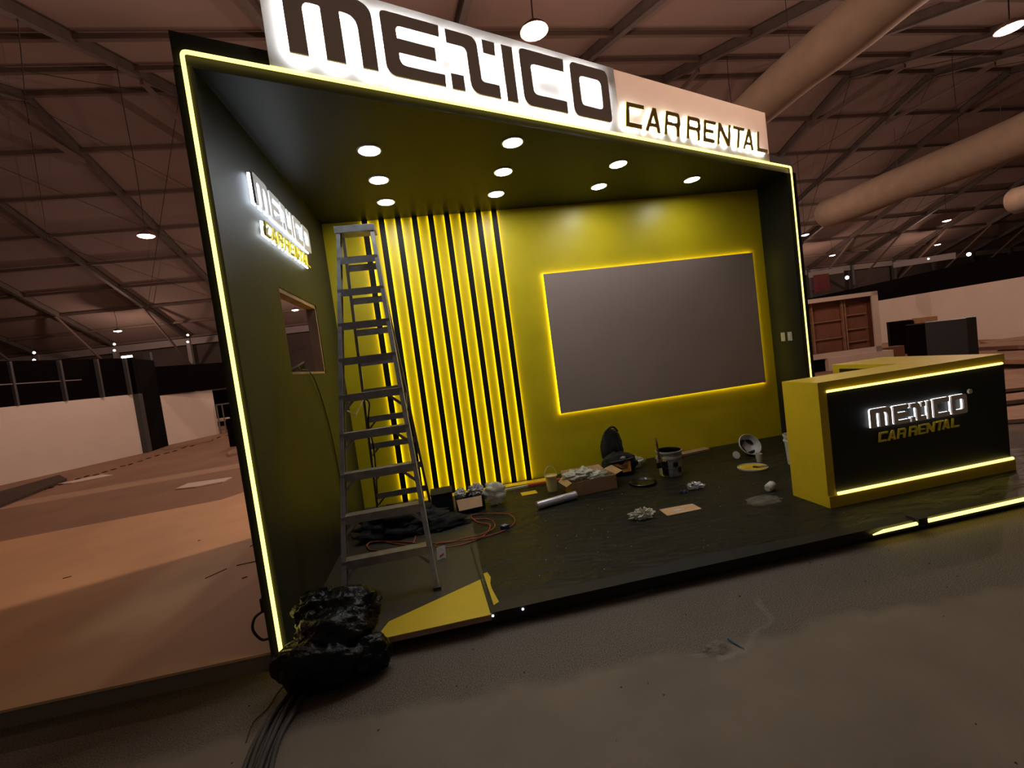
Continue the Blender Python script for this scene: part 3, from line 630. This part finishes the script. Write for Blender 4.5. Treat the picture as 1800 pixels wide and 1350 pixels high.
# netting by wall
tag(MB().blob((3.38, 2.5, Z+.05), (.14, .09, .07), .35, 4, 11, 30, 18, Z, .35).build('plastic_wrap', 'crumple', smooth=True), 'pale see-through plastic bunched against the yellow wall left of the grey bucket', 'plastic')
# flat board right of bucket
tag(MB().bar((3.78, 2.6, Z+.012), (4.55, 2.69, Z+.012), .12, .022).build('wood_offcut', 'wood'), 'thin wooden offcut along the foot of the yellow wall', 'board')
# paint tray / dark dish
p = onz(1130, 850); t = thing('paint_tray', 'shallow black paint-smeared dish left of the grey bucket', 'tray', (p.x, p.y, Z)); MB().lathe([(.13, 0), (.15, .022), (.145, .026), (.125, .008), (.01, .006)], 32).build('dish', 'blackpaint', t, smooth=False)
# white bowl tipped with black ring
p = onz(1322, 800); t = thing('white_bowl', 'tilted white plastic bowl with black paint inside near the counter', 'bowl', (p.x, p.y+.05, Z+.105), 0); R4 = Matrix.Rotation(-.95, 4, 'X') @ Matrix.Rotation(PI*0, 4, 'Y')
R4 = Matrix.Rotation(.95, 4, 'X')
MB().lathe([(.07, -.06), (.115, -.01), (.135, .04), (.14, .045), (.133, .05), (.11, .0), (.06, -.045), (.005, -.045)], 36, (0, 0, 0), R4).build('bowl_shell', 'plastic_w', t, smooth=False)
m = MB()
for a0 in (0.2, 1.6, 2.9, 4.3):
    pts = [R4 @ Vector((math.cos(a0+.25*i)*.085, math.sin(a0+.25*i)*.085, -.022)) for i in range(6)]; m.tube(pts, [.012, .022, .026, .024, .02, .01], 8)
m.build('black_paint_ring', 'blackpaint', t, smooth=True)
p = onz(1294, 800, Z+.04); t = thing('round_lid', 'small round white lid propped beside the white bowl', 'lid', (p.x, p.y, Z+.04)); MB().lathe([(.045, 0), (.047, .004), (.045, .01), (.002, .010)], 28, (0, 0, 0), Matrix.Rotation(1.15, 4, 'X')).build('disc', 'plastic_w', t)
p = onz(1335, 812); t = thing('paper_cup', 'white paper cup standing right of the white bowl', 'cup', (p.x, p.y, Z)); MB().lathe([(.026, 0), (.036, .095), (.039, .098), (.036, .1), (.024, .006), (.002, .006)], 24).build('cup_body', 'plastic_w', t)
p = onz(1323, 823); t = thing('paint_dish', 'round yellow bucket lid used as a paint dish', 'lid', (p.x, p.y, Z)); MB().lathe([(.15, 0), (.155, .018), (.148, .02), (.143, .008), (.01, .007)], 36).build('rim', 'plastic_w', t); MB().lathe([(.141, .006), (.141, .010), (.002, .011)], 36).build('yellow_paint', 'yellow_lam', t); MB().blob((-.05, 0, .011), (.03, .02, .002), .4, 4, 2, 14, 6).blob((.07, -.02, .011), (.025, .012, .002), .4, 4, 3, 14, 6).build('paint_blotch', 'orangepatch', t)
br = thing('paint_brush', 'short brush resting on the round yellow lid', 'brush', (p.x+.03, p.y-.05, Z+.02), -1.0); MB().bar((0, 0, 0), (.10, 0, .02), .02, .012).build('handle', 'brush', br, bevel=.003); MB().bar((-.05, 0, 0), (0, 0, 0), .035, .01).build('bristles', 'blackpaint', br)
p = onz(1361, 862); t = thing('plastic_jar', 'small white jar tipped over beside the counter corner', 'jar', (p.x-.02, p.y+.02, Z+.038), .5); MB().lathe([(.03, -.05), (.038, -.04), (.038, .04), (.02, .055)], 22, (0, 0, 0), Matrix.Rotation(PI/2-.1, 4, 'Y')).build('jar_body', 'plastic_w', t, smooth=True); MB().lathe([(.026, -.066), (.026, -.05), (.002, -.05)], 20, (0, 0, 0), Matrix.Rotation(PI/2-.1, 4, 'Y')).build('lid', 'plastic_w', t)
t = thing('bucket', 'white bucket stacked half hidden behind the yellow counter', 'bucket', (4.90, 1.50, Z)); MB().lathe([(.115, 0), (.13, .25), (.14, .255), (.14, .27), (.132, .275), (.134, .31), (.142, .315), (.142, .33), (.13, .33), (.12, .28), (.01, .28)], 36).build('bucket_body', 'plastic_w', t)
p = onz(1196, 898); t = thing('cardboard_sheet', 'flat brown cardboard sheet with a white smear, on the black film', 'cardboard', (p.x, p.y, Z), .02)
a_, b_, c_, d_ = [onz(x, y, Z)-Vector((p.x, p.y, Z)) for x, y in ((1159, 896), (1218, 886), (1234, 895), (1173, 907))]
MB().slab([a_, b_, c_, d_], (0, 0, .004)).build('sheet', 'card_lt', t); MB().blob((0, .02, .005), (.055, .022, .003), .35, 4, 6, 20, 6).build('white_smear', 'plastic_w', t)
p = onz(1130, 910); tag(MB().blob((p.x, p.y, Z+.03), (.095, .05, .045), .4, 5, 3, 40, 26, Z, .35).build('crumpled_plastic', 'crumple', smooth=False), 'crumpled pale plastic ball on the black film left of the cardboard sheet', 'plastic')
p = onz(1222, 858); tag(MB().blob((p.x, p.y, Z+.02), (.075, .05, .035), .4, 5, 7, 30, 20, Z, .35).build('crumpled_foil', 'foil', smooth=False), 'small crumpled foil behind the cardboard sheet', 'foil')
p = onz(1202, 866); tag(MB().blob((p.x, p.y, Z+.01), (.035, .025, .012), .4, 5, 8, 16, 10, Z, .3).build('blue_scrap', 'navy', smooth=False), 'small blue wrapper beside the crumpled foil', 'wrapper')
p = onz(1350, 880); tag(MB().blob((p.x-.05, p.y, Z+.01), (.15, .09, .03), .25, 3, 21, 40, 16, Z, .15).build('plastic_wrap', 'clear', smooth=True), 'loose clear wrap on the floor beside the counter', 'plastic')
# debris chips
m = MB()
for i in range(120):
    x = random.uniform(1.4, 4.2); y = random.uniform(.1, 2.5); s = random.uniform(.004, .012); a = random.random()*3
    m.slab([(x, y, Z), (x+s*math.cos(a), y+s*math.sin(a), Z), (x+s*math.cos(a+1), y+s*math.sin(a+1), Z)], (0, 0, .003))
tag(m.build('floor_debris', 'plastic_w'), 'scattered pale chips and shavings on the black film', 'debris', kind='stuff')
m = MB()
for i in range(90):
    x = random.uniform(-1.3, 5.2); y = random.uniform(-2.2, -.16); s = random.uniform(.003, .012); a = random.random()*3
    m.slab([(x, y, .0005), (x+s*math.cos(a), y+s*math.sin(a), .0005), (x+s*math.cos(a+1), y+s*math.sin(a+1), .0005)], (0, 0, .004))
tag(m.build('ground_gravel', 'cable'), 'small stones scattered on the ground in front of the stand', 'gravel', kind='stuff')
# wall cable from hatch
X = .0326
cw = [(X+.02, 1.28, 1.775), (X+.02, 1.40, 1.70), (X+.01, 1.6, 1.45), (X+.012, 1.72, 1.1), (X+.01, 1.78, .7), (X+.02, 1.8, .3), (X+.05, 1.75, Z+.008), (.3, 1.5, Z+.008)]
tag(MB().tube(curve_pts(cw), .005, 6).build('wall_cable', 'wire', smooth=True), 'thin cable hanging from the hatch down the left wall', 'cord')
m = MB()
for i in range(5): m.tube(curve_pts([(X-.06, 1.0+.03*i, 1.80), (X-.02, 1.1+.05*i, 1.83+.01*i), (X-.05, 1.25+.03*i, 1.81), (X-.03, 1.4, 1.80)]), .009, 6)
tag(m.build('cable_coil', 'wire', smooth=True), 'tangle of cables lying on the hatch sill', 'cable')
# plug on outside of left wall
t = thing('outer_plug', 'dark plug with a cable loop on the outer face of the left wall', 'plug', (-.085, .1, .36)); MB().box(-.03, .025, -.03, .03, -.04, .05).build('plug_body', 'blackpaint', t, bevel=.006); MB().tube(curve_pts([(-.02, -.02, -.03), (-.07, -.03, -.06), (-.09, -.03, -.13), (-.05, -.03, -.2), (.01, -.03, -.2)]), .008, 8).build('cable_loop', 'wire', t, smooth=True)

# ------------------------------------------------------------------ ground in front
t = thing('cable_bundle', 'bundle of grey power cables running from under the bag towards the viewer', 'cable', (0, 0, 0))
for i in range(6):
    o = (i-2.5)*.024; q = [(.17+o*.7, -.12, .013), (.165+o*.8, -.25, .013), (.13+o, -.42, .013), (.12+o, -.6, .013), (.14+o*1.1, -.8, .013), (.2+o*1.1, -1.1, .013), (.3+o*1.1, -1.5, .013)]
    q = [(x+.006*math.sin(j*1.7+i), y, z+(.012 if i % 2 and j > 0 else 0)) for j, (x, y, z) in enumerate(q)]
    MB().tube(curve_pts(q), .0115, 8).build('cable', 'cable', t, smooth=True)
q = [onz(x, y, .004) for x, y in ((520, 1183), (490, 1215), (470, 1245), (445, 1270), (432, 1305))]
tag(MB().tube(curve_pts(q), .003, 5).build('thin_wire', 'wire'), 'thin stray wire on the ground left of the cable bundle', 'wire')
def ribbon(px, w, name, m, label, z=.004, cat='plastic'):
    q = curve_pts([onz(x, y, z) for x, y in px], 5); mb = MB(); n = len(q)
    for i, p in enumerate(q):
        d = (q[min(i+1, n-1)]-q[max(i-1, 0)]).normalized(); s = d.cross(Vector((0, 0, 1)))
        for k in range(5):
            a = (k-2)/2; mb.v.append(p+s*a*w*(1+.5*noise.noise(p*9))+Vector((0, 0, .016*abs(noise.noise(p*22+Vector((k, 0, 0))))*(2 if k in (1, 3) else 1))))
    for i in range(n-1):
        for k in range(4): mb.f.append([i*5+k, i*5+k+1, (i+1)*5+k+1, (i+1)*5+k])
    return tag(mb.build(name, m, smooth=True), label, cat)
ribbon([(1328, 1052), (1345, 1075), (1357, 1092), (1345, 1103), (1325, 1117), (1320, 1135), (1300, 1150), (1272, 1160), (1255, 1152), (1212, 1155)], .018, 'plastic_strip', 'clear', 'long curled strip of clear plastic on the concrete in front')
p = onz(1258, 1142, 0); tag(MB().blob((p.x, p.y, .01), (.06, .035, .022), .4, 5, 5, 30, 16, .001, .35).build('plastic_scrap', 'clear', smooth=True), 'crinkled clear plastic scrap at the left end of the curled strip', 'plastic')
ribbon([(1085, 1055), (1105, 1050), (1130, 1042), (1148, 1036)], .018, 'plastic_scrap', 'clear', 'clear plastic scrap on the ground against the platform edge')
q = [onz(x, y, .006) for x, y in ((1280, 1122), (1290, 1130), (1308, 1140))]; tag(MB().tube(q, [.008, .006, .003], 6).build('blue_scrap', 'bluebit'), 'small blue strip on the ground beside the clear plastic', 'scrap')
q = [onz(x, y, .004) for x, y in ((1636, 921), (1650, 923), (1661, 917))]; tag(MB().tube(curve_pts(q), .003, 5).build('thin_wire', 'wire'), 'short curved wire on the yellow lit ground under the counter', 'wire')

# ------------------------------------------------------------------ neighbouring wooden stage on the left
ns = thing('wooden_stage', 'low empty plywood stage adjoining the stand on the left', 'platform')
MB().prism([(-.068, .0), (-9, .0), (-9, 3.75), (-2.42, 4.62), (-1.95, 5.3), (-.068, 5.3)][::-1], .095, .11).build('stage_top', 'ply', ns)
MB().prism([(-.072, .008), (-8.99, .008), (-8.99, 3.73), (-2.43, 4.6), (-1.96, 5.28), (-.072, 5.28)][::-1], 0.0, .095).build('stage_side', 'plyedge', ns)
for i, (x, y) in enumerate(((118, 950+65), (350, 950), (448, 956), (380, 1008), (443, 988), (430, 1015))):
    p = onz(x, y, .112); a = (.3, 0, 1.2, .9, .1, .5)[i]; l = (.05, .02, .1, .14, .2, .03)[i]/2*1.3
    tag(MB().bar((p.x-l*math.cos(a), p.y-l*math.sin(a), .113), (p.x+l*math.cos(a), p.y+l*math.sin(a), .113), .006, .005).build('wood_splinter', 'wire'),
        ('dark splinter far left on the plywood stage', 'tiny splinter at the middle of the plywood stage', 'splinter touching the black wall edge, farther one', 'slanted splinter left of the black wall on the stage', 'long splinter pointing at the black wall', 'small chip below the long splinter')[i], 'splinter')

# ------------------------------------------------------------------ far left: partition and fascia
def vwall(name, a, b, z0, z1, m, label=None, cat=None, t=.08, parent=None):
    a = Vector((a[0], a[1], 0)); b = Vector((b[0], b[1], 0)); n = (b-a).normalized().cross(Vector((0, 0, 1)))*t
    if (CAM-a).dot(n) > 0: n = -n
    o = MB().slab([a+Vector((0, 0, z0)), b+Vector((0, 0, z0)), b+Vector((0, 0, z1)), a+Vector((0, 0, z1))], n).build(name, m, parent)
    return tag(o, label, cat) if label else o
vwall('partition_wall', (-15.2, 4.2), (-10.17, 16.07), 0, 2.25, 'whitewall', 'long white partition wall on the far left', 'wall')
fs = thing('black_fascia', 'tall black fascia with grey posts above the long white partition', 'wall')
vwall('cloth_panel', (-15.25, 4.2), (-10.12, 16.2), 2.25, 3.62, 'blackcloth', parent=fs)
for px in (12, 100, 166, 216):
    q = onplane(px+6, 660, Vector((-11.88, 12.317, 0)), Vector((12, -5.2, 0)).normalized() if 0 else Vector((-(16.07-12.317), (-10.17+11.88), 0)).normalized())
    MB().box(-.06, .06, -.06, .02, 2.25, 3.6).build('post', 'post', fs).location = (q.x+.06, q.y-.03, 0)
a_ = Vector((-11.9, 12.25, 2.92)); b_ = Vector((-10.9, 14.5, 2.92)); MB().bar(Vector((-13.2, 8.9, 2.92))+Vector((.06, 0, 0)), b_+Vector((.06, 0, 0)), .03, .03).build('rail', 'eave', fs)
cb = thing('black_pillar', 'square black pillar between the two white partition walls', 'pillar')
MB().slab([Vector((-10.08, 15.95, 0)), Vector((-10.45, 17.9, 0)), Vector((-11.2, 17.9, 0)), Vector((-11.0, 15.95, 0))], (0, 0, 3.6)).build('pillar_body', 'blackcloth', cb)
MB().slab([Vector((-10.28, 15.9, 0)), Vector((-10.06, 15.93, 0)), Vector((-10.08, 16.2, 0)), Vector((-10.3, 16.2, 0))], (0, 0, 2.25)).build('grey_edge', 'post', cb)
MB().box(-10.75, -10.5, 17.8, 17.95, 2.1, 3.95).build('upper_post', 'post', cb)
vwall('partition_wall', (-10.6, 18.0), (-9.6, 20.4), 0, 2.12, 'whitewall', 'shorter white partition wall right of the black pillar', 'wall')
vwall('black_fascia', (-10.6, 18.05), (-7.2, 22.5), 2.14, 3.35, 'blackcloth', 'black fascia board right of the black pillar', 'wall')
vwall('black_backdrop', (-13, 27), (-3, 27), 0, 2.2, 'blackcloth', 'dark backdrop behind the gap in the partitions', 'wall')
p = onz(424, 783, 0); tag(MB().box(-.35, .45, -.3, .3, 0, .95).build('black_cabinet', 'blackcloth'), 'black cabinet standing just left of the stand wall', 'cabinet').location = (p.x, p.y+.3, 0)
p = onz(405, 760, 0); t = thing('open_frame', 'small white open frame in the dark gap left of the stand', 'frame', (p.x, p.y, 0)); MB().box(-.45, -.40, 0, .04, 0, 1.4).box(.4, .45, 0, .04, 0, 1.4).box(-.45, .45, 0, .04, 1.36, 1.42).box(-.2, -.16, 0, .04, 0, 1.36).build('frame_bars', 'eave', t)
p = onz(384, 757, 0); t = thing('white_cart', 'small white tub in the dark gap between partition and stand', 'cart', (p.x, p.y+.3, 0)); MB().box(-.45, .45, -.2, .2, .45, .62).build('tub', 'white', t, bevel=.04); MB().box(-.4, -.34, -.15, .15, 0, .45).box(.34, .4, -.15, .15, 0, .45).build('legs', 'blackcloth', t)
p = onz(378, 745, 0); tag(MB().box(-.06, .06, -.04, .04, .7, 1.8).build('red_post', 'red'), 'narrow red upright in the dark gap', 'post').location = (p.x-.3, p.y+1.2, 0)
# boards on the floor left
def flat(px, z, th, name, m, label, cat='board'):
    return tag(MB().slab([onz(x, y, z) for x, y in px], (0, 0, th)).build(name, m), label, cat)
flat([(0, 893), (0, 868), (105, 838), (118, 845)], .005, .06, 'plank_stack', 'shade_plank', 'stack of planks coloured dark for its shade, along the white partition, far left')
flat([(100, 852), (127, 850), (200, 836), (180, 835)], .003, .02, 'white_board', 'white', 'pale board lying far left by the partition')
flat([(308, 861), (345, 857), (392, 848), (408, 840), (330, 851)], .003, .02, 'white_board', 'white', 'pale board lying on the floor left of the black stand wall')
flat([(400, 798), (425, 787), (427, 796), (402, 803)], .003, .06, 'wood_offcut', 'wood', 'small wood piece in front of the black cabinet')
flat([(290, 792), (296, 786), (375, 769), (372, 776)], .003, .05, 'plank_stack', 'wood', 'long low planks at the foot of the shorter white partition')
m = MB()
for i in range(26):
    x = 10+i*15.5; y = 880-i*4.55+random.uniform(-1, 1); a = onz(x, y, .004); b = onz(x+random.uniform(4, 11), y-2, .004); m.bar(a, b, .07, .02)
tag(m.build('floor_gap_marks', 'blackcloth'), 'broken dark line of gaps along the floor joint at the left', 'joint', kind='stuff')

# ------------------------------------------------------------------ far right
W0 = Vector((23.9, 17.0, 0)); W1 = Vector((21.9, 10.0, 0)); WN = (W0-W1).normalized().cross(Vector((0, 0, 1)))
def wp(px, py): return onplane(px, py, W1, WN)
ext = lambda z0, z1: None
d = (W0-W1).normalized(); a = W1-d*7; b = W0+d*16
vwall('partition_wall', (a.x, a.y), (b.x, b.y), 0, 2.2, 'whitewall', 'long white partition wall on the far right', 'wall')
fz1 = wp(1800, 440).z; 
vwall('black_fascia', (a.x, a.y), (b.x, b.y), 2.2, fz1, 'blackcloth', 'long black fascia band above the right white partition', 'wall', t=.2)
# open framed panel wall
t = thing('framed_wall_panel', 'white framed wall panel seen from behind with brown hollow bays', 'panel', (13.5, 9.4, 0), -.12)
w_, z0_, z1_ = 1.42, .40, 2.30
MB().box(-w_, w_, 0, .05, z0_, z0_+.17).box(-w_, w_, 0, .05, z1_-.13, z1_).box(-w_, -w_+.13, 0, .05, z0_, z1_).box(w_-.2, w_, 0, .05, z0_, z1_).build('white_frame', 'white', t)
MB().box(-w_, w_, .28, .30, z0_, z1_).box(-w_, -w_+.02, .05, .28, z0_, z1_).box(w_-.02, w_, .05, .28, z0_, z1_).box(-w_, w_, .05, .28, z0_, z0_+.02).box(-w_, w_, .05, .28, z1_-.02, z1_).build('brown_backing', 'brownpanel', t)
m = MB()
for x in (-.62, .38, .46): m.box(x-.02, x+.02, .16, .24, z0_+.17, z1_-.13)
for z in (1.0, 1.55): m.box(-w_+.13, .38, .2, .24, z-.015, z+.015)
for z in (.8, 1.2, 1.65): m.box(.46, w_-.25, .2, .24, z-.015, z+.015)
m.build('studs', 'wood', t)
MB().box(-w_+.1, -.4, .1, .4, 0, z0_).build('black_base', 'blackcloth', t); MB().box(-.4, w_+.3, -.05, .35, 0, z0_).build('white_base', 'white', t)
MB().box(w_+.0, w_+1.0, .3, .6, 0, .46).build('side_ledge', 'brownpanel', t)
# navy cabinet & black ones
c1 = atd(1590, 572, 15.5); c2 = atd(1716, 557, 15.5)
t = thing('navy_counter', 'dark navy counter block standing before the right white partition', 'counter', (0, 0, 0))
a = Vector((c1.x, c1.y, 0)); b = Vector((c2.x, c2.y, 0)); n = Vector((.8, .6, 0)); hz = (c1.z+c2.z)/2
m_ = a*.70+b*.30
MB().slab([m_, a*.13+b*.87, (a*.13+b*.87)+n, m_+n], (0, 0, hz)).build('navy_front', 'blue', t)
MB().slab([a+n*.1, m_, m_+n, a+n*1.1], (0, 0, hz-.02)).build('dark_side', 'blackcloth', t)
MB().slab([a*.13+b*.87, b, b+n, (a*.13+b*.87)+n], (0, 0, hz+.01)).build('black_end', 'black', t)
c3 = atd(1562, 567, 21.5); c4 = atd(1604, 562, 21.5)
tag(MB().slab([(c3.x, c3.y, 0), (c4.x, c4.y, 0), (c4.x+.6, c4.y+.6, 0), (c3.x+.6, c3.y+.6, 0)], (0, 0, c3.z)).build('black_cabinet', 'blackcloth'), 'low black cabinet between the framed panel and the navy counter', 'cabinet')
c5 = atd(1618, 563, 21.0); c6 = atd(1648, 560, 21.0)
t = MB().slab([(c5.x, c5.y, c5.z-.12), (c6.x, c6.y, c5.z-.12), (c6.x+.4, c6.y+.6, c5.z-.12), (c5.x+.4, c5.y+.6, c5.z-.12)], (0, 0, .2)).slab([(c5.x+.1, c5.y, 0), (c6.x, c6.y, 0), (c6.x+.3, c6.y+.5, 0), (c5.x+.3, c5.y+.5, 0)], (0, 0, c5.z-.12)).build('wooden_crate', 'card'); tag(t, 'brown wooden crate showing above the black cabinet at the right', 'crate')
# planks on the right floor
pl = [([(1695, 618), (1712, 612), (1830, 602), (1830, 612)], .25, .10, 'light plank stack right of the navy counter'),
      ([(1735, 640), (1755, 622), (1840, 616), (1840, 640)], .12, .10, 'plank stack behind the right end of the yellow counter'),
      ([(1758, 690), (1762, 655), (1840, 648), (1840, 682)], .03, .05, 'wide plywood sheet on the floor right of the counter'),
      ([(1764, 712), (1764, 700), (1840, 690), (1840, 704)], .02, .06, 'thin dark-edged plank right of the counter'),
      ([(1766, 745), (1768, 722), (1840, 712), (1840, 740)], .01, .05, 'plywood sheet right of the counter front'),
      ([(1722, 606), (1760, 602), (1840, 592), (1840, 600), (1740, 610)], .05, .12, 'farthest plank pile at the foot of the white partition')]
for q, z, th, lab in pl: flat(q, z, th, 'plank_stack', 'wood', lab)
m = MB()
for q in pl:
    pass
# boxes and bits above the right fascia
def small_lamp(px, py, dist, r, label):
    p = atd(px, py, dist); return tag(MB().blob(p, (r, r, r), 0, n=12, m=8, flat=-9).build('small_lamp', 'dot', smooth=True), label, 'lamp', 'small lights along the far eave')
for q, lab in (((60, 620), 'upper small light of the leftmost pair under the eave'), ((60, 633), 'lower small light of the leftmost pair under the eave'), ((201, 605), 'upper small light of the second pair under the eave'),
               ((201, 616), 'lower small light of the second pair under the eave'), ((330, 589), 'upper small light of the pair left of the stand'), ((330, 601), 'lower small light of the pair left of the stand')):
    small_lamp(*q, 31, .055, lab)
small_lamp(1489, 488, 30, .09, 'small light just above the right fascia by the stand'); small_lamp(1703, 447, 30, .08, 'small light above the black band, farther right'); small_lamp(1632, 455, 30, .04, 'tiny light between the two right small lights')
p = atd(223, 627, 19); tag(MB().box(-.15, .15, -.02, .02, -.03, .03).build('light_strip', 'dot'), 'short white light bar on the black fascia top at the left', 'lamp').location = p
a = atd(1421, 484, 30); b = atd(1483, 474, 30); tag(MB().bar(a, b, .05, .3).build('bright_panel', 'eave'), 'pale translucent strip under the eave at the right', 'panel')
a = atd(1570, 466, 32); b = atd(1680, 449, 32); tag(MB().bar(a, b, .05, .3).build('bright_panel', 'eave'), 'second pale strip under the eave, farther right', 'panel')
p = atd(1444, 494, 27); tag(MB().box(-.35, .35, -.1, .1, -.5, .32).build('red_box', 'redbox'), 'dark red box above the black band beside the stand', 'box').location = p
